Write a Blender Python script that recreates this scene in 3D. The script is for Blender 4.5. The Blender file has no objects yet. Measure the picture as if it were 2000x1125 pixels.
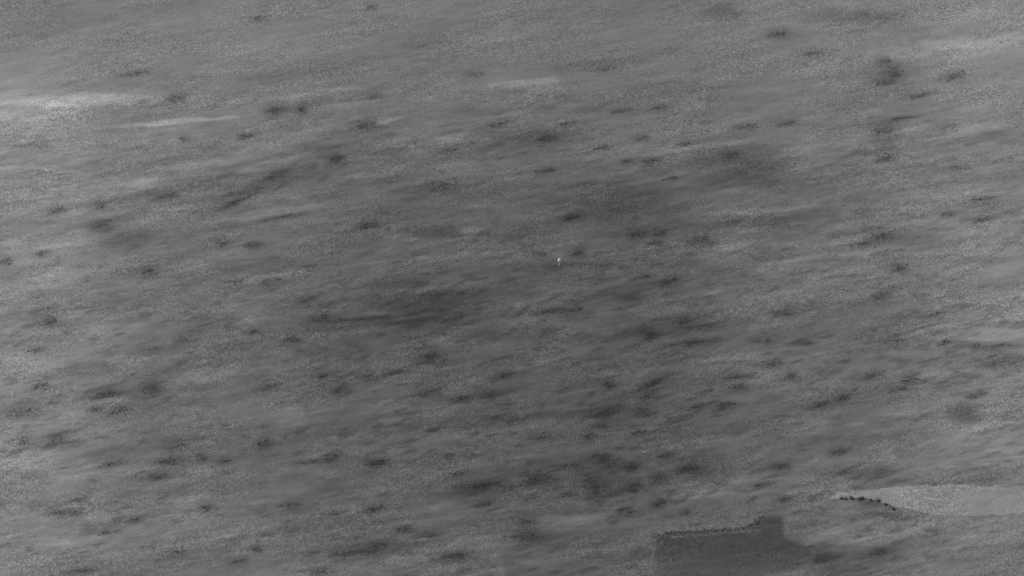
import bpy, math, random
import numpy as np
from mathutils import Vector
random.seed(7)
rng = np.random.default_rng(11)
S = bpy.context.scene
COL = S.collection
R = math.radians

# ------------------------------------------------------------------ camera
DEP = R(36.0)                 # depression of the line of sight
FOV = R(8.0)
RANGE = 2860.0                # metres to the centre of the picture
cam_d = bpy.data.cameras.new("camera")
cam = bpy.data.objects.new("camera", cam_d)
COL.objects.link(cam)
CAM = Vector((0, -RANGE * math.cos(DEP), RANGE * math.sin(DEP)))
cam.location = CAM
cam.rotation_euler = (math.pi / 2 - DEP, 0, 0)
cam_d.sensor_width = 36
cam_d.lens = 18 / math.tan(FOV / 2)
cam_d.clip_start = 1
cam_d.clip_end = 200000
S.camera = cam

# ------------------------------------------------------------------ world, sun, exposure
SUN_EL, SUN_AZ = R(42), R(-60)       # azimuth from +Y, negative = from the left
w = bpy.data.worlds.new("World")
S.world = w
w.use_nodes = True
nt = w.node_tree
bg = nt.nodes["Background"]
sky = nt.nodes.new("ShaderNodeTexSky")
sky.sky_type = 'NISHITA'
sky.sun_disc = False
sky.sun_elevation = SUN_EL
sky.sun_rotation = SUN_AZ
sky.dust_density = 5
bw = nt.nodes.new("ShaderNodeRGBToBW")          # grey overcast, no blue in the thermal picture
nt.links.new(sky.outputs[0], bw.inputs[0])
nt.links.new(bw.outputs[0], bg.inputs[0])
bg.inputs[1].default_value = 0.08
sd = bpy.data.lights.new("sun", 'SUN')
sd.energy = 1.4
sd.angle = R(12)
so = bpy.data.objects.new("sun", sd)
COL.objects.link(so)
sv = Vector((math.sin(SUN_AZ) * math.cos(SUN_EL), math.cos(SUN_AZ) * math.cos(SUN_EL), math.sin(SUN_EL)))
so.rotation_euler = sv.to_track_quat('Z', 'Y').to_euler()
so.location = (0, 0, 500)
S.view_settings.view_transform = 'Standard'
S.view_settings.look = 'None'
S.view_settings.exposure = 0.0
S.view_settings.gamma = 1
S.view_settings.use_curve_mapping = False

# ------------------------------------------------------------------ photograph pixel -> ground point
TH = math.tan(FOV / 2)
FWD = Vector((0, math.cos(DEP), -math.sin(DEP)))
UP = Vector((0, math.sin(DEP), math.cos(DEP)))
RIGHT = Vector((1, 0, 0))
def at(px, py, z=0.0):
    d = FWD + RIGHT * ((px - 1000) / 1000 * TH) + UP * ((562.5 - py) / 1000 * TH)
    t = (z - CAM.z) / d.z
    return CAM + d * t

# ------------------------------------------------------------------ numpy noise
def _hash(ix, iy, seed):
    h = (ix.astype(np.int64) * 374761393 + iy.astype(np.int64) * 668265263 + seed * 974634777) & 0x7fffffff
    h = ((h ^ (h >> 13)) * 1274126177) & 0x7fffffff
    return ((h ^ (h >> 16)) & 0xffff) / 65535.0
def vnoise(x, y, seed):
    ix = np.floor(x); iy = np.floor(y)
    fx = x - ix; fy = y - iy
    fx = fx * fx * fx * (fx * (fx * 6 - 15) + 10); fy = fy * fy * fy * (fy * (fy * 6 - 15) + 10)
    a = _hash(ix, iy, seed); b = _hash(ix + 1, iy, seed)
    c = _hash(ix, iy + 1, seed); d = _hash(ix + 1, iy + 1, seed)
    return (a + (b - a) * fx) * (1 - fy) + (c + (d - c) * fx) * fy
def fbm(x, y, seed, octv=4, gain=0.5):
    s = 0; amp = 1; n = 0
    for k in range(octv):
        s = s + amp * (vnoise(x * 2 ** k + 17.3 * k, y * 2 ** k - 9.1 * k, seed + k) - 0.5)
        n += amp; amp *= gain
    return s / n * 2
GRAIN_ANG = math.atan(math.tan(R(9.5)) / math.sin(DEP))     # the wind's direction over the ground
CA, SA = math.cos(GRAIN_ANG), math.sin(GRAIN_ANG)
def along(x, y):
    return x * CA + y * SA, -x * SA + y * CA

# ------------------------------------------------------------------ what the photograph shows, in its pixels
# broad ground tone with the lens vignette painted into it: x, y, photograph grey (linear)
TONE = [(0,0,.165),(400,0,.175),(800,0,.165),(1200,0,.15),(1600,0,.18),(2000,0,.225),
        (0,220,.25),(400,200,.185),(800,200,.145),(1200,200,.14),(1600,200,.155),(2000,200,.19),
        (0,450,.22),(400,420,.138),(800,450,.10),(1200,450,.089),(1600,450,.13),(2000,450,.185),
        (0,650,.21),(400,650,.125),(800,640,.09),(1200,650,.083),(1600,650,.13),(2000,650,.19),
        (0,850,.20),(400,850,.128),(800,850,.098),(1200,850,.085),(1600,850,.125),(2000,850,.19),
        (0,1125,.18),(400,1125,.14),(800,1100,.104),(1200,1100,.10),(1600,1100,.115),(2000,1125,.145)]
# pale or dark streaks of the soil: x, y, half length, half width, angle, strength (stops)
SOIL = [(150,196,170,14,3,.55),(330,236,130,5,5,.65),(50,225,80,14,6,.30),(630,180,90,5,7,.35),(680,206,70,6,7,.32),
 (755,238,30,4,18,.4),(1030,165,80,8,5,.42),(870,272,45,7,20,.42),(380,318,70,6,8,.35),(285,355,32,15,8,.42),
 (495,330,25,6,8,.35),(735,338,75,8,3,.28),(560,408,120,7,7,.34),(330,400,60,14,4,.25),(800,467,18,5,0,.45),
 (918,453,28,8,12,.42),(940,405,38,12,4,.28),(830,505,170,6,5,.2),(850,563,110,6,6,.34),(560,90,160,24,5,.15),
 (1600,500,130,6,6,.3),(1430,478,55,7,12,.42),(1500,408,120,6,5,.3),(1350,290,130,6,9,.28),(1290,347,60,4,15,.4),
 (1820,100,130,18,4,.3),(1910,80,90,14,4,.35),(1900,450,90,18,5,.25),(1910,655,95,9,6,.45),(1820,735,28,6,7,.4),
 (1760,800,60,12,5,.2),(1670,1040,100,26,-3,.35),(1400,962,65,9,6,.34),(1100,1012,70,12,5,.3),(1060,706,65,5,14,.34),
 (745,612,50,4,3,.42),(410,728,60,20,5,.27),(450,603,65,10,4,.22),(60,900,70,18,6,.25),(830,1054,28,4,12,.45),
 (330,980,90,12,6,.2),(40,745,60,10,6,.25),(1180,1000,60,10,5,.2),(780,800,90,8,5,.2),(600,660,70,6,7,.2),
 (1420,850,60,8,8,.2),(1300,600,90,6,7,.2),(1100,240,40,5,14,.3),(640,430,60,6,6,.2),(1550,170,110,8,6,.18),
 (1900,250,60,10,7,.25),(230,640,70,9,7,.25),(1230,840,60,7,8,.22),(500,1060,90,9,6,.2),(120,1060,70,10,6,.22),
 # dark soil
 (855,602,105,30,6,-.42),(880,583,80,14,7,-.2),(870,640,90,16,3,-.2),(1470,315,105,28,3,-.42),(1420,350,70,20,3,-.25),(1540,360,90,12,3,-.2),
 (1240,385,70,28,4,-.32),(1310,415,60,14,4,-.28),(1060,275,110,22,6,-.22),(640,270,90,20,6,-.16),(1480,432,150,8,5,-.34),
 (1020,525,150,9,4,-.28),(850,455,60,10,0,-.34),(1660,32,110,12,0,-.36),(1420,25,45,16,0,-.35),(1180,420,60,16,5,-.2),
 (1350,640,130,10,5,-.2),(1360,745,110,16,10,-.26),(1200,800,90,26,6,-.3),(1385,918,48,34,6,-.32),(1170,940,90,36,6,-.26),
 (1690,922,75,14,-2,-.4),(1580,1075,70,12,-12,-.38),(1710,985,60,8,-10,-.4),(1885,805,31,19,0,-.62),(1960,705,50,20,4,-.45),
 (1050,1050,60,22,5,-.3),(760,1065,90,16,6,-.26),(960,820,170,14,4,-.24),(240,470,50,22,4,-.26),(100,660,60,10,7,-.2),
 (200,440,40,16,4,-.2),(700,640,120,7,6,-.22),(520,150,60,10,10,-.15),(1130,130,90,10,6,-.15),(1250,172,50,6,8,-.2),
 (740,560,90,7,3,-.2),(600,760,80,12,8,-.2),(1600,600,90,10,6,-.2),(1500,790,90,12,5,-.15),(900,700,90,8,8,-.18),
 (1730,140,40,24,4,-.25),(1850,250,30,12,4,-.22),(1730,250,24,16,4,-.22),(1955,265,34,10,4,-.3),(560,990,60,20,6,-.18),
 (100,865,60,14,6,-.22),(180,720,50,12,6,-.2),(330,685,110,9,6,-.18),(420,850,110,10,5,-.15),(950,960,90,20,6,-.25)]
# scrub: x, y, half length, half width, angle, density
SCRUB = [(537,213,20,9,0,.9),(592,213,14,9,0,.55),(730,190,18,6,15,.5),(712,247,20,8,5,.6),(658,312,14,8,5,.55),(540,340,28,6,25,.85),
 (460,392,38,6,25,.8),(480,263,16,4,18,.65),(358,268,10,5,0,.5),(320,384,24,6,15,.6),(198,400,14,7,0,.6),(110,410,26,8,15,.6),
 (195,438,28,10,5,.5),(85,499,20,7,10,.6),(723,440,24,6,2,.95),(495,475,19,6,6,.85),(433,472,17,7,5,.5),(540,424,48,3,11,.55),
 (268,140,26,6,12,.4),(505,38,18,6,15,.4),(725,17,12,6,20,.5),(345,190,22,8,5,.5),(290,532,22,7,5,.45),(530,549,24,7,8,.5),
 (460,552,16,6,5,.45),(862,360,38,9,8,.5),(880,292,18,4,20,.45),(970,246,30,5,20,.5),(10,514,16,9,5,.5),(925,145,22,7,15,.35),
 (1070,268,16,8,10,.85),(1110,242,20,4,12,.7),(1180,137,22,5,12,.55),(1215,218,24,5,8,.65),(1287,212,16,5,5,.5),(1062,335,34,6,6,.6),
 (1175,290,18,4,12,.6),(1255,273,18,6,5,.5),(1225,316,18,4,10,.85),(1272,317,20,5,10,.8),(1310,348,20,4,12,.6),(1340,283,18,5,15,.45),
 (1455,248,28,5,8,.75),(1533,240,24,5,15,.75),(1520,68,24,7,5,.55),(1590,103,20,5,5,.5),(1728,117,16,8,0,.5),(1750,140,20,11,0,.5),
 (1725,160,22,5,10,.5),(1865,147,22,9,20,.6),(1800,182,24,5,15,.65),(1760,231,24,3,10,.75),(1725,258,20,10,0,.4),(1732,312,20,7,5,.75),
 (1870,330,24,4,4,.4),(1920,387,28,6,4,.5),(1916,428,22,7,8,.5),(1240,456,20,9,8,1.0),(1288,455,16,6,12,.85),(1282,474,16,5,5,.6),
 (1120,424,24,6,12,.65),(1370,467,30,10,15,.45),(1722,460,24,8,5,.75),(1680,476,22,5,8,.5),(1757,520,17,8,8,.75),(1257,540,20,5,8,.75),
 (1302,550,22,6,20,.85),(1050,495,14,7,0,.4),(1132,494,12,7,5,.5),(1855,415,20,5,8,.35),(1425,305,18,6,10,.35),
 (92,628,26,12,12,.7),(68,686,20,7,10,.6),(78,758,20,8,10,.65),(215,770,42,8,6,.7),(295,760,15,9,12,.95),(50,806,30,8,8,.4),
 (185,800,16,5,8,.55),(235,803,24,6,18,.65),(50,862,24,10,8,.55),(108,858,18,9,10,.45),(622,625,22,9,4,.65),(705,626,50,2.5,4,.7),
 (500,653,20,5,4,.75),(570,668,20,5,8,.65),(600,588,22,4,20,.65),(840,696,15,8,25,.9),(632,733,16,4,12,.85),(717,737,15,6,12,.8),
 (768,730,24,4,12,.7),(663,764,17,8,10,.95),(840,766,24,6,15,.75),(900,780,22,6,12,.85),(962,768,24,7,8,.75),(982,732,22,5,20,.55),
 (520,757,26,7,15,.45),(515,866,17,7,8,.85),(345,873,24,5,15,.5),(325,901,24,6,6,.8),(395,895,11,6,5,.55),(443,901,17,5,8,.65),
 (215,905,32,7,8,.4),(310,932,20,6,12,.9),(645,895,18,9,8,.9),(600,902,34,5,6,.55),(735,903,19,5,10,.8),(115,1000,16,7,8,.75),
 (145,1003,16,8,0,.6),(155,977,22,5,4,.5),(405,992,15,8,28,.85),(265,1017,15,5,5,.5),(215,1043,26,5,8,.5),(565,985,20,10,15,.5),
 (730,993,24,7,12,.75),(945,944,38,9,10,.95),(895,925,22,5,15,.5),(948,981,20,7,10,.65),(790,1033,24,6,6,.65),(842,1045,22,5,8,.55),
 (465,1098,19,5,14,.8),(700,1080,40,10,6,.9),(740,1065,22,7,8,.65),(885,1087,36,8,5,.8),(500,1074,9,7,0,.65),(340,1082,22,5,4,.4),
 (160,1119,34,7,5,.6),(622,1119,22,6,8,.75),(655,1002,26,6,8,.4),
 (1070,610,36,5,5,.75),(1125,605,22,4,10,.65),(1230,583,22,5,15,.5),(1270,653,17,6,5,.95),(1335,628,20,8,5,.5),(1375,638,24,5,10,.55),
 (1350,668,38,5,3,.7),(1530,613,24,5,5,.75),(1575,670,17,5,2,.85),(1500,668,20,8,5,.4),(1720,577,20,6,25,.65),(1820,613,28,4,12,.5),
 (1740,667,32,6,6,.4),(1908,677,22,6,0,.75),(1962,675,26,5,0,.5),(1850,670,14,7,10,.5),(1510,713,20,6,15,.65),(1545,737,14,6,8,.8),
 (1440,757,24,8,4,.8),(1436,738,26,6,5,.5),(1275,745,42,5,24,.8),(1190,750,13,9,20,.75),(1265,770,24,5,18,.55),(1375,765,24,6,12,.4),
 (1185,805,24,10,5,.85),(1256,804,22,9,0,.65),(1170,829,22,4,4,.9),(1150,851,14,5,5,.6),(1250,843,24,5,10,.7),(1362,796,17,5,15,.85),
 (1415,792,24,5,6,.8),(1600,790,20,5,20,.9),(1648,778,20,7,20,.9),(1700,735,24,6,8,.4),(1780,740,22,8,5,.5),(1910,768,24,6,18,.7),
 (1170,888,20,7,5,.8),(1190,905,22,6,8,.55),(1110,907,24,4,3,.65),(1050,934,30,12,5,.95),(1165,945,22,18,0,.6),(1235,910,18,7,10,.85),
 (1302,887,16,6,10,.9),(1345,914,26,10,4,1.0),(1285,930,18,8,15,.8),(1235,948,16,10,12,.95),(1525,911,22,9,22,.9),(1490,945,22,6,8,.5),
 (1635,881,20,7,8,.75),(1535,975,18,6,10,.85),(1285,981,16,8,20,.85),(1220,996,22,8,8,.5),(1115,963,16,6,5,.5),(1340,1001,14,6,5,.6),
 (1025,1016,20,6,5,.9),(1025,1045,30,12,5,.6),(1720,1075,22,7,12,.8),(1735,1009,34,4,-10,.65),(1608,1090,26,7,10,.5),(1050,851,22,7,5,.35)]

def soften(p):
    return p
PALE_PLOT = [(1610,971),(1640,960),(1690,958),(1730,953),(1780,950),(1860,949),(2012,952),(2012,1003),(1860,1010),(1780,1001),
             (1740,992),(1712,983),(1690,978),(1640,977),(1618,975)]
DARK_PLOT = [(1270,1047),(1300,1043),(1380,1038),(1458,1034),(1474,1026),(1486,1008),(1531,1005),(1534,1050),(1570,1062),(1590,1082),
             (1560,1112),(1400,1135),(1274,1140),(1277,1062)]

# ------------------------------------------------------------------ ground sheet
def axis(lo, hi, step, far):
    a = list(np.arange(lo, hi + step * .5, step))
    d = step; x = a[-1]
    while x < far:
        d *= 1.35; x += d; a.append(x)
    d = step; x = a[0]; b = []
    while x > -far:
        d *= 1.35; x -= d; b.append(x)
    return np.array(b[::-1] + a)
YLO, YHI = at(1000, 1125).y - 14, at(1000, 0).y + 14
XS = axis(-222, 222, 0.5, 60000)
YS = axis(YLO, YHI, 0.65, 60000)
NX, NY = len(XS), len(YS)
X, Y = np.meshgrid(XS, YS)
A_, B_ = along(X, Y)
inner = (np.abs(X) < 300) & (Y > YLO - 60) & (Y < YHI + 60)
far_fade = np.clip(1 - (np.hypot(X, Y) - 320) / 600, 0, 1)

def relief(x, y):
    a, b = along(x, y)
    z = 1.5 * fbm(a / 95, b / 42, 3, 3)
    z += 0.42 * fbm(a / 26, b / 9, 21, 3)
    z += 0.10 * fbm(a / 5.0, b / 2.6, 40, 3)
    return z
Z = relief(X, Y)
# distant low rolling land
Z += 25 * fbm(X / 3200, Y / 3200, 77, 3) * np.clip((np.hypot(X, Y) - 1500) / 4000, 0, 1)

# ground tone with the painted vignette, in stops relative to 0.2 albedo
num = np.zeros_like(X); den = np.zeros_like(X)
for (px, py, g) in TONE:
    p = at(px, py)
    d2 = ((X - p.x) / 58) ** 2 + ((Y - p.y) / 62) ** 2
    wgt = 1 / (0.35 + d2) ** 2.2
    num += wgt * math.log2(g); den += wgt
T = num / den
wa = 5.5 * fbm(A_ / 17, B_ / 9, 5, 3); wb = 2.6 * fbm(A_ / 13, B_ / 6, 6, 4)
rag = fbm(A_ / 6, B_ / 2.2, 8, 3)
for (px, py, hl, hw, an, st) in SOIL:
    c = at(px, py)
    ca, sa = math.cos(R(an)), math.sin(R(an))
    u = at(px + hl * ca, py - hl * sa) - c
    L = u.length; u /= L
    v = Vector((-u.y, u.x, 0))
    W = (at(px, py - hw) - c).length
    m = (np.abs(X - c.x) < L * 2 + 8) & (np.abs(Y - c.y) < L * 2 + W * 2 + 8)
    thin = min(1, .25 + W / 9)
    wob_ = .25 if hl < 1.95 * hw and hw > 16 else .6 if hl > 90 and hw > 26 else 1.0
    dx = X[m] - c.x + wa[m] * .6 * wob_; dy = Y[m] - c.y + wb[m] * .7 * thin * wob_
    r = np.sqrt(((dx * u.x + dy * u.y) / L) ** 2 + ((dx * v.x + dy * v.y) / W) ** 2) + .35 * rag[m] * wob_
    st *= 1.12 if st > 0 else 1.5
    T[m] += st * (1 / (1 + np.exp((r - .92) * (6.5 if st > 0 else 5.2))))
for (px, py, hl, hw, an, st) in SCRUB:           # litter and darker soil round the scrub
    c = at(px, py); u = at(px + hl * math.cos(R(an)), py - hl * math.sin(R(an))) - c
    L = u.length; u /= L; W = (at(px, py - hw) - c).length + .8
    m = (np.abs(X - c.x) < L * 3 + 8) & (np.abs(Y - c.y) < L * 3 + W * 3 + 8)
    dx = X[m] - c.x + wa[m] * .25; dy = Y[m] - c.y + wb[m] * .35
    r2 = ((dx * u.x + dy * u.y) / L) ** 2 + ((-dx * u.y + dy * u.x) / W) ** 2 + .5 * rag[m]
    T[m] -= (.22 + .62 * st) * np.exp(-np.clip(r2, 0, 99) * .88)
rowy = np.clip((at(1000, 130).y - Y) / 60, 0, 1)        # the ground is smoother at the far side
low = np.clip((at(1000, 450).y - Y) / 70, 0, 1)
ga = math.atan(math.tan(R(15)) / math.sin(DEP))
A2, B2 = X * math.cos(ga) + Y * math.sin(ga), -X * math.sin(ga) + Y * math.cos(ga)
q = fbm(A2 / 6.5 + wa * .04, B2 / 2.5 + wb * .05, 211, 3, .6)
den_ = fbm(A_ / 40, B_ / 25, 231, 2)
T -= (.40 + .16 * low) * np.clip((q - .25 + .35 * den_ + .04 * low) * 2.4, 0, 1) * (.25 + .75 * rowy)
q = fbm(A_ / 13 + wa * .04, B_ / 3.0, 241, 3, .55)
T += .18 * np.clip((q - .25) * 3.5, 0, 1) * (.3 + .7 * rowy)
T += (.4 + .6 * rowy) * (0.26 * fbm(A_ / 60, B_ / 14, 101, 3) + 0.40 * fbm(A_ / 17, B_ / 4.2, 111, 4, .6) + .22 * fbm(A_ / 6, B_ / 3, 131, 3, .6)) * np.maximum(far_fade, .35)

verts = np.stack([X, Y, Z], -1).reshape(-1, 3)
idx = np.arange(NX * NY).reshape(NY, NX)
quads = np.stack([idx[:-1, :-1], idx[:-1, 1:], idx[1:, 1:], idx[1:, :-1]], -1).reshape(-1, 4)

def grid_mesh(name, V, Q, mat, tone=None):
    me = bpy.data.meshes.new(name)
    me.vertices.add(len(V)); me.vertices.foreach_set('co', V.astype(np.float32).ravel())
    me.loops.add(Q.size); me.loops.foreach_set('vertex_index', Q.astype(np.int32).ravel())
    me.polygons.add(len(Q)); me.polygons.foreach_set('loop_start', np.arange(0, Q.size, 4, dtype=np.int32))
    me.polygons.foreach_set('use_smooth', np.ones(len(Q), dtype=bool))
    if tone is not None:
        at_ = me.attributes.new('soil', 'FLOAT', 'POINT')  # soil tone plus the painted vignette
        at_.data.foreach_set('value', tone.astype(np.float32).ravel())
    me.update(calc_edges=True)
    me.materials.append(mat)
    o = bpy.data.objects.new(name, me)
    COL.objects.link(o)
    return o

# ------------------------------------------------------------------ materials
def soil_material(name, gain, grain=0.16, dots=0.25, attr=True):
    m = bpy.data.materials.new(name); m.use_nodes = True
    t = m.node_tree; N = t.nodes; Lk = t.links
    b = N['Principled BSDF']; b.inputs['Roughness'].default_value = .95
    b.inputs['Specular IOR Level'].default_value = .15
    def math_(op, a, c=None, cl=False):
        n = N.new('ShaderNodeMath'); n.operation = op; n.use_clamp = cl
        for i, q in enumerate((a, c)):
            if q is None: continue
            if isinstance(q, (int, float)): n.inputs[i].default_value = q
            else: Lk.new(q, n.inputs[i])
        return n.outputs[0]
    tc = N.new('ShaderNodeTexCoord')
    def noise(scale, detail, rough, rot=0.0, sx=1, sy=1, off=0):
        mp = N.new('ShaderNodeMapping'); mp.vector_type = 'TEXTURE'
        mp.inputs['Rotation'].default_value = (0, 0, rot)
        mp.inputs['Location'].default_value = (off, off * .7, 0)
        mp.inputs['Scale'].default_value = (sx, sy, 1)
        Lk.new(tc.outputs['Object'], mp.inputs[0])
        n = N.new('ShaderNodeTexNoise'); n.inputs['Scale'].default_value = scale
        n.inputs['Detail'].default_value = detail; n.inputs['Roughness'].default_value = rough
        Lk.new(mp.outputs[0], n.inputs['Vector'])
        return math_('SUBTRACT', n.outputs['Fac'], .5)
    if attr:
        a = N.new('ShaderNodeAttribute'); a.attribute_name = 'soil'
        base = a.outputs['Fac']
    else:
        base = math_('MULTIPLY', noise(.05, 3, .5), .6)
    streak = noise(1, 5, .62, GRAIN_ANG, 7.0, 2.1, 3.1)           # wind-drawn streaks a few metres long
    mask = math_('ADD', math_('MULTIPLY', noise(.045, 2, .5, GRAIN_ANG, 1.6, 1, 41), 5.0), .62, True)
    g1 = noise(1.5, 2, .9, 0, 1, 1.5, 9)                          # stones and tufts
    g2 = noise(.55, 3, .75, 0, 1, 1.3, 19)
    s = math_('ADD', math_('MULTIPLY', g1, grain * 24), math_('MULTIPLY', g2, grain * 7))
    s = math_('MULTIPLY', s, math_('ADD', math_('MULTIPLY', mask, .8), .25))
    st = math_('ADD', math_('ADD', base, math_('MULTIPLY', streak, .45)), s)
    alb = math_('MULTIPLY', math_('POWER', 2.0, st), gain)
    # scattered single stones, pale or dark
    cmb = N.new('ShaderNodeCombineColor')
    for i, k in enumerate((1.0, 1.005, .985)):
        Lk.new(math_('MULTIPLY', alb, k), cmb.inputs[i])
    Lk.new(cmb.outputs[0], b.inputs['Base Color'])
    bump = N.new('ShaderNodeBump'); bump.inputs['Strength'].default_value = .6; bump.inputs['Distance'].default_value = .25
    Lk.new(math_('ADD', g1, math_('MULTIPLY', streak, .8)), bump.inputs['Height'])
    Lk.new(bump.outputs[0], b.inputs['Normal'])
    return m
GAIN = 1.55
M_GROUND = soil_material('dry_soil', GAIN)
M_DARK = soil_material('dark_soil', GAIN * .60, grain=.08)
M_PALE = soil_material('pale_sand', GAIN * 1.65, grain=.07)
def leaf_material(name, lo, hi):
    m = bpy.data.materials.new(name); m.use_nodes = True
    t = m.node_tree; b = t.nodes['Principled BSDF']; b.inputs['Roughness'].default_value = .85
    b.inputs['Specular IOR Level'].default_value = .2
    tc = t.nodes.new('ShaderNodeTexCoord')
    n = t.nodes.new('ShaderNodeTexNoise'); n.inputs['Scale'].default_value = 1.3; n.inputs['Detail'].default_value = 3
    t.links.new(tc.outputs['Object'], n.inputs['Vector'])
    mr = t.nodes.new('ShaderNodeMapRange'); mr.inputs['From Min'].default_value = .3; mr.inputs['From Max'].default_value = .7
    mr.inputs['To Min'].default_value = lo; mr.inputs['To Max'].default_value = hi
    t.links.new(n.outputs['Fac'], mr.inputs[0])
    c = t.nodes.new('ShaderNodeCombineColor')
    for i in range(3): t.links.new(mr.outputs[0], c.inputs[i])
    t.links.new(c.outputs[0], b.inputs['Base Color'])
    return m
M_LEAF = leaf_material('scrub_leaves', .05, .115)
M_HEDGE = leaf_material('hedge_leaves', .06, .12)
M_LEAF_PALE = leaf_material('pale_scrub_leaves', .12, .2)
M_LEAF_MID = leaf_material('greyish_scrub_leaves', .08, .155)
M_SHRUB = leaf_material('shrub_leaves', .16, .26)
M_STEM = leaf_material('shrub_stem', .12, .18)

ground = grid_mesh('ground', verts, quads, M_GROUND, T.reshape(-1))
ground['kind'] = 'structure'

def inside(poly, x, y):
    r = np.zeros(x.shape, bool); n = len(poly); j = n - 1
    for i in range(n):
        xi, yi = poly[i]; xj, yj = poly[j]
        c = ((yi > y) != (yj > y)) & (x < (xj - xi) * (y - yi) / (yj - yi + 1e-12) + xi)
        r ^= c; j = i
    return r
def sheet(name, poly_px, mat, lift, wob, target, radii, side=None, tone_add=None):
    P = [(at(a, b).x, at(a, b).y) for a, b in poly_px]
    m = (X > min(p[0] for p in P) - 6) & (X < max(p[0] for p in P) + 6) & (Y > min(p[1] for p in P) - 6) & (Y < max(p[1] for p in P) + 6)
    ins = np.zeros(X.shape, bool)
    ins[m] = inside(P, X[m] + wob * fbm(X[m] / 5, Y[m] / 5, 61, 4, .7), Y[m] + wob * fbm(X[m] / 5, Y[m] / 5, 71, 4, .7))
    fm = ins[:-1, :-1] & ins[:-1, 1:] & ins[1:, 1:] & ins[1:, :-1]
    Q = quads[fm.ravel()]
    used, inv = np.unique(Q, return_inverse=True)
    V = verts[used].copy(); V[:, 2] += lift
    fade = np.zeros(X.shape); wsum = 0
    for rad in radii:                                   # the plot's tone runs out into the soil round it
        k = ins.astype(float); 
        for ax in (0, 1):
            cs = np.cumsum(k, axis=ax); k = (np.roll(cs, -rad, ax) - np.roll(cs, rad + 1, ax)) / (2 * rad + 1)
        wsum += 1; fade += np.clip(k, 0, 1)
    fade = (fade / wsum).reshape(-1)[used]
    fade = np.clip((fade - .5) * 2, 0, 1) if side is None else side(V, np.clip((fade - .5) * 2, 0, 1))
    tn = T.reshape(-1)[used]
    tn = tn + fade * (math.log2(target) - tn) * .8
    if tone_add is not None: tn = tone_add(V, tn)
    o = grid_mesh(name, V, inv.reshape(Q.shape), mat, tn)
    o['kind'] = 'structure'
    return o
def track(V, tn):
    a, b = at(1310, 1049), at(1482, 1037)
    d = b - a; L = d.length; d /= L
    s = (V[:, 0] - a.x) * d.x + (V[:, 1] - a.y) * d.y
    q = (V[:, 0] - a.x) * -d.y + (V[:, 1] - a.y) * d.x
    return tn + .75 * np.exp(-(q / .7) ** 2) * (s > 0) * (s < L)
def field_edge(V, f):          # crisp along the top and the left, running out gradually at the bottom and the right
    yt = at(1400, 1075).y; xr = at(1534, 1050).x
    soft = np.clip((yt - V[:, 1]) / 18, 0, 1) * .6 + np.clip((V[:, 0] - xr) / 10, 0, 1) * .45
    xl = at(1276, 1080).x
    left = 1 - .45 * np.clip(1 - (V[:, 0] - xl) / 3.5, 0, 1)
    mot = 1 - .22 * np.clip(fbm(V[:, 0] / 7, V[:, 1] / 4, 301, 4, .65) + .35, 0, 1)
    return np.clip(f + .08, 0, 1) * mot * (1 - np.clip(soft, 0, .8)) * left
sheet('field', DARK_PLOT, M_GROUND, .05, 1.0, .044, (1, 3, 5), field_edge, track)
sheet('sand', PALE_PLOT, M_GROUND, .05, 1.9, .25, (1, 3), lambda V, f: np.clip(f + .2, 0, 1) * (1 - .2 * np.clip(fbm(V[:, 0] / 8, V[:, 1] / 3, 311, 4, .65) + .3, 0, 1)))

# ------------------------------------------------------------------ vegetation
def tuft(V, F, x, y, z, r, h, n):
    for _ in range(n):
        a = random.uniform(0, 6.283); q = r * math.sqrt(random.random()); e = random.random()
        cx, cy, cz = x + q * math.cos(a), y + q * math.sin(a), z + h * e * (1 - .5 * q / r)
        s = random.uniform(.16, .34) * (.6 + r)
        t1 = random.uniform(0, 6.283); ti = random.uniform(-.7, .9)
        ux, uy = math.cos(t1) * s, math.sin(t1) * s
        wx, wy, wz = -math.sin(t1) * s * math.cos(ti), math.cos(t1) * s * math.cos(ti), s * math.sin(ti)
        i = len(V)
        V += [(cx - ux, cy - uy, cz), (cx + wx * .5, cy + wy * .5, cz + wz * .5 - .02), (cx + ux, cy + uy, cz), (cx + wx * -.6, cy + wy * -.6, cz - wz * .6 + .02)]
        F.append((i, i + 1, i + 2, i + 3))
def runner(V, F, a, b, c, z0):
    n = max(1, int(math.hypot(b[0] - a[0], b[1] - a[1]) / .6))
    t = np.linspace(0, 1, n + 1)
    x = a[0] + (b[0] - a[0]) * t; y = a[1] + (b[1] - a[1]) * t
    z = relief(x + c.x, y + c.y) - z0 + .03
    dx, dy = b[0] - a[0], b[1] - a[1]; l = math.hypot(dx, dy) + 1e-6; nx, ny = -dy / l * .012, dx / l * .012
    i = len(V)
    for X_, Y_, Z_ in zip(x, y, z): V.extend([(X_ - nx, Y_ - ny, Z_), (X_, Y_, Z_ + .025), (X_ + nx, Y_ + ny, Z_)])
    for k in range(n):
        o = i + 3 * k; F.extend([(o, o + 1, o + 4, o + 3), (o + 1, o + 2, o + 5, o + 4)])
def pymesh(name, V, F, mat, parent=None):
    me = bpy.data.meshes.new(name); me.from_pydata(V, [], F); me.update(); me.materials.append(mat)
    o = bpy.data.objects.new(name, me); COL.objects.link(o)
    if parent: o.parent = parent
    return o

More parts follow.
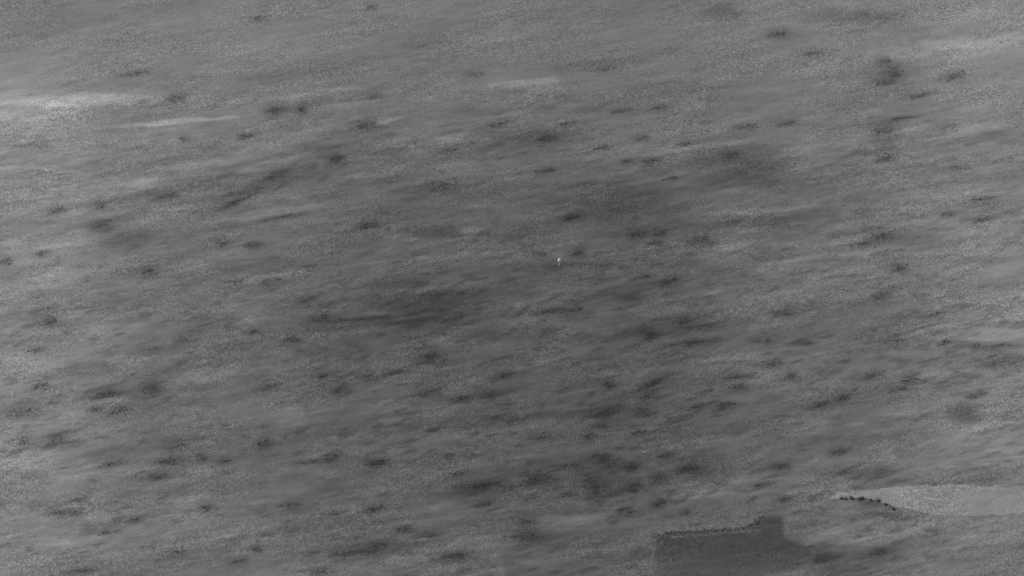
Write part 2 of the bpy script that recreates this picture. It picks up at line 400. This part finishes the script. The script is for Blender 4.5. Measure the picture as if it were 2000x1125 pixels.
LANDMARKS = [((150,196), 'the upper left broad pale streak'), ((400,232), 'the upper left thin pale streak'),
 ((1030,165), 'the top centre pale streak'), ((1093,512), 'the bright floating speck'), ((860,600), 'the central broad dark stain'),
 ((1470,320), 'the upper right dark stain'), ((1400,1070), 'the square-edged dark field'),
 ((1700,968), 'the pale sand clearing'), ((1885,805), 'the small square dark stain'),
 ((0,0), 'the top left corner'), ((2000,0), 'the top right corner'), ((0,1125), 'the bottom left corner'),
 ((0,560), 'the left edge middle'), ((2000,560), 'the right edge middle'), ((1050,934), 'the large low central scrub'),
 ((480,1125), 'the bottom edge middle left'), ((723,440), 'the very dark left central scrub'), ((1240,456), 'the very dark right central scrub')]
def describe(px, py, hl, hw, an, st):
    size = 'tiny' if hl < 15 else 'small' if hl < 20 else 'medium' if hl < 25 else 'wide'
    ratio = hl / hw
    shape = 'round' if ratio < 2 else 'oval' if ratio < 3.2 else 'narrow' if ratio < 5.5 else 'streak-like'
    tilt = 'slanting ' if an > 17 else ''
    tone = 'faint' if st < .5 else 'dark' if st < .8 else 'very dark'
    (lx, ly), name = min(((l, n) for l, n in LANDMARKS if math.hypot(px - l[0], py - l[1]) > 12), key=lambda q: math.hypot(px - q[0][0], py - q[0][1]))
    d = math.hypot(px - lx, py - ly)
    ang = math.degrees(math.atan2(ly - py, px - lx)) % 360
    dirn = ['right of', 'above right of', 'above', 'above left of', 'left of', 'below left of', 'below', 'below right of'][int((ang + 22.5) // 45) % 8]
    near = 'close ' if d < 90 else '' if d < 220 else 'well '
    return '%s %s %s%s scrub %s%s %s' % (tone, size, tilt, shape, near, dirn, name)
labels = [describe(*s) for s in SCRUB]
count = {}
for l in labels: count[l] = count.get(l, 0) + 1
for l in [k for k, v in count.items() if v > 1]:
    ids = sorted([i for i, q in enumerate(labels) if q == l], key=lambda i: SCRUB[i][0])
    words = ['leftmost', 'rightmost'] if len(ids) == 2 else ['leftmost', 'middle', 'rightmost']
    for k, i in enumerate(ids): labels[i] = words[min(k, 2)] + ' ' + l
for (px, py, hl, hw, an, st), lab in zip(SCRUB, labels):
    c = at(px, py)
    ca, sa = math.cos(R(an)), math.sin(R(an))
    u = at(px + hl * ca, py - hl * sa) - c
    L = u.length; u /= L; v = Vector((-u.y, u.x, 0))
    W = (at(px, py - hw) - c).length
    z0 = float(relief(np.array([c.x]), np.array([c.y]))[0])
    n = int(L * W * 3.14 * (.22 + 1.0 * st)) + 6
    # a few lumps along the patch so that its outline is uneven
    lumps = [(random.uniform(-.6, .6), random.uniform(-.4, .4), random.uniform(.28, .6), random.uniform(.3, .6)) for _ in range(4 + int(L / 3))]
    pts = []
    for _ in range(n):
        if random.random() < .85:
            la, lb, ra, rb = random.choice(lumps)
            pts.append((la + random.gauss(0, .75) * ra, lb + random.gauss(0, .85) * rb))
        else:
            pts.append((random.gauss(0, .62), random.gauss(0, .62)))
    pa = np.array(pts)
    gx = c.x + pa[:, 0] * L * u.x + pa[:, 1] * W * v.x
    gy = c.y + pa[:, 0] * L * u.y + pa[:, 1] * W * v.y
    gz = relief(gx, gy)
    V, F = [], []
    for x, y, z in zip(gx, gy, gz):
        r = random.uniform(.09, .33)
        tuft(V, F, x - c.x, y - c.y, z - z0 - .03, r, r * random.uniform(.7, 1.3), int(4 + 14 * r))
    for q in range(1, len(gx)):                       # runners creeping over the ground from plant to plant
        d = (gx[:q] - gx[q]) ** 2 + (gy[:q] - gy[q]) ** 2; p = int(np.argmin(d))
        runner(V, F, (gx[q] - c.x, gy[q] - c.y), (gx[p] - c.x, gy[p] - c.y), c, z0)
    jy, jx = int(np.searchsorted(YS, c.y)), int(np.searchsorted(XS, c.x))
    loc = float(T[max(0, jy - 20):jy + 20, max(0, jx - 26):jx + 26].mean())      # paler leaves where the ground tone, vignette included, is paler
    o = pymesh('scrub', V, F, M_LEAF_PALE if loc > math.log2(.145) else M_LEAF_MID if loc > math.log2(.108) else M_LEAF)
    o.location = (c.x, c.y, z0)
    o['label'] = lab; o['category'] = 'scrub'; o['group'] = 'dark scrub scattered over the dry ground'

# hedge along the straight top edge of the dark field
def hedge_line(px_pts, width, h, dens):
    V, F = [], []
    for (a, b) in zip(px_pts[:-1], px_pts[1:]):
        p, q = at(*a), at(*b); L = (q - p).length
        for _ in range(int(L * dens)):
            t = random.random()
            x = p.x + (q.x - p.x) * t + random.gauss(0, width); y = p.y + (q.y - p.y) * t + random.gauss(0, width)
            V.append((x, y))
    return V
hp = hedge_line([(1272,1048),(1300,1043),(1380,1038),(1458,1033),(1475,1024),(1486,1010)], .7, .8, 7.0)
hc = at(1380, 1038); hz = float(relief(np.array([hc.x]), np.array([hc.y]))[0])
hx = np.array([p[0] for p in hp]); hy = np.array([p[1] for p in hp]); hzz = relief(hx, hy)
V, F = [], []
for x, y, z in zip(hx, hy, hzz):
    r = random.uniform(.12, .3)
    tuft(V, F, x - hc.x, y - hc.y, z - hz, r, random.uniform(.15, .5), 6)
o = pymesh('hedge', V, F, M_HEDGE); o.location = (hc.x, hc.y, hz)
o['label'] = 'low dark hedge along the straight top edge of the dark field'; o['category'] = 'hedge'

# single shrubs on the lower edge of the pale clearing
SH = [(1643,975,.8,'leftmost of the small shrubs on the lower edge of the pale sand'),
      (1651,976,.8,'second small shrub from the left on the pale sand edge'),
      (1662,975,.95,'third small shrub from the left on the pale sand edge'),
      (1677,977,.8,'small low shrub in the middle of the row on the pale sand edge'),
      (1684,975,.85,'shrub just right of the middle one on the pale sand edge'),
      (1715,981,.95,'lone dark shrub at the notch where the pale sand widens'),
      (1743,997,1.0,'rightmost dark shrub under the pale sand clearing'),
      (1700,979,.7,'tiny shrub between the row and the lone notch shrub on the sand edge'),
      (1729,988,.7,'tiny shrub just right of the lone notch shrub on the sand edge')]
for (px, py, s, lab) in SH:
    c = at(px, py); z0 = float(relief(np.array([c.x]), np.array([c.y]))[0])
    s *= .78
    e = bpy.data.objects.new('shrub', None); COL.objects.link(e); e.location = (c.x, c.y, z0 + .03)
    e['label'] = lab; e['category'] = 'shrub'; e['group'] = 'shrubs on the edge of the pale clearing'
    V, F = [], []
    for k in range(8):
        a = random.uniform(0, 6.28); q = random.uniform(0, .75) * s
        tuft(V, F, q * math.cos(a), q * math.sin(a), random.uniform(.3, .9) * s, .5 * s, .7 * s, 26)
    pymesh('crown', V, F, M_SHRUB, e)
    V, F = [], []
    for k in range(4):                                   # forking tapered stems
        a = k * 1.57 + random.uniform(-.3, .3); lean = random.uniform(.2, .5) * s
        ring0 = [(.07 * s * math.cos(t), .07 * s * math.sin(t), -.1) for t in np.arange(6) * 1.047]
        ring1 = [(lean * math.cos(a) + .03 * s * math.cos(t), lean * math.sin(a) + .03 * s * math.sin(t), .95 * s) for t in np.arange(6) * 1.047]
        i = len(V); V += ring0 + ring1
        F += [(i + j, i + (j + 1) % 6, i + 6 + (j + 1) % 6, i + 6 + j) for j in range(6)]
    pymesh('trunk', V, F, M_STEM, e)

# ------------------------------------------------------------------ the tiny bright thing above the ground
def lathe(prof, n=20):
    V, F = [], []
    for r, z in prof:
        V += [(r * math.cos(2 * math.pi * k / n), r * math.sin(2 * math.pi * k / n), z) for k in range(n)]
    for i in range(len(prof) - 1):
        F += [(i * n + k, i * n + (k + 1) % n, (i + 1) * n + (k + 1) % n, (i + 1) * n + k) for k in range(n)]
    F += [tuple(range(n))[::-1], tuple(range((len(prof) - 1) * n, len(prof) * n))]
    return V, F
def plain(name, v):
    m = bpy.data.materials.new(name); m.use_nodes = True
    t = m.node_tree; b = t.nodes['Principled BSDF']; b.inputs['Roughness'].default_value = .55
    n = t.nodes.new('ShaderNodeTexNoise'); n.inputs['Scale'].default_value = 4
    mr = t.nodes.new('ShaderNodeMapRange'); mr.inputs['To Min'].default_value = v * .92; mr.inputs['To Max'].default_value = v * 1.04
    c = t.nodes.new('ShaderNodeCombineColor')
    t.links.new(n.outputs['Fac'], mr.inputs[0])
    for i in range(3): t.links.new(mr.outputs[0], c.inputs[i])
    t.links.new(c.outputs[0], b.inputs['Base Color'])
    return m
ALT = 60.0
bp = at(1093, 515, ALT)
e = bpy.data.objects.new('balloon', None); COL.objects.link(e); e.location = bp
e['label'] = 'tiny bright round speck with a fainter tail hanging below it'; e['category'] = 'balloon'
k = .74
pr = [(.03, 1.55 - .74)] + [(k * math.sin(t), 1.55 - k * math.cos(t)) for t in np.linspace(.12, 3.08, 16)]
pymesh('envelope', *lathe([(float(a), float(b)) for a, b in pr]), plain('white_skin', .85), e)
pr = [(.05, -1.3), (.34, -1.1), (.46, -.6), (.38, -.1), (.2, .4), (.05, .85)]
pymesh('tail', *lathe(pr), plain('grey_skin', .6), e)
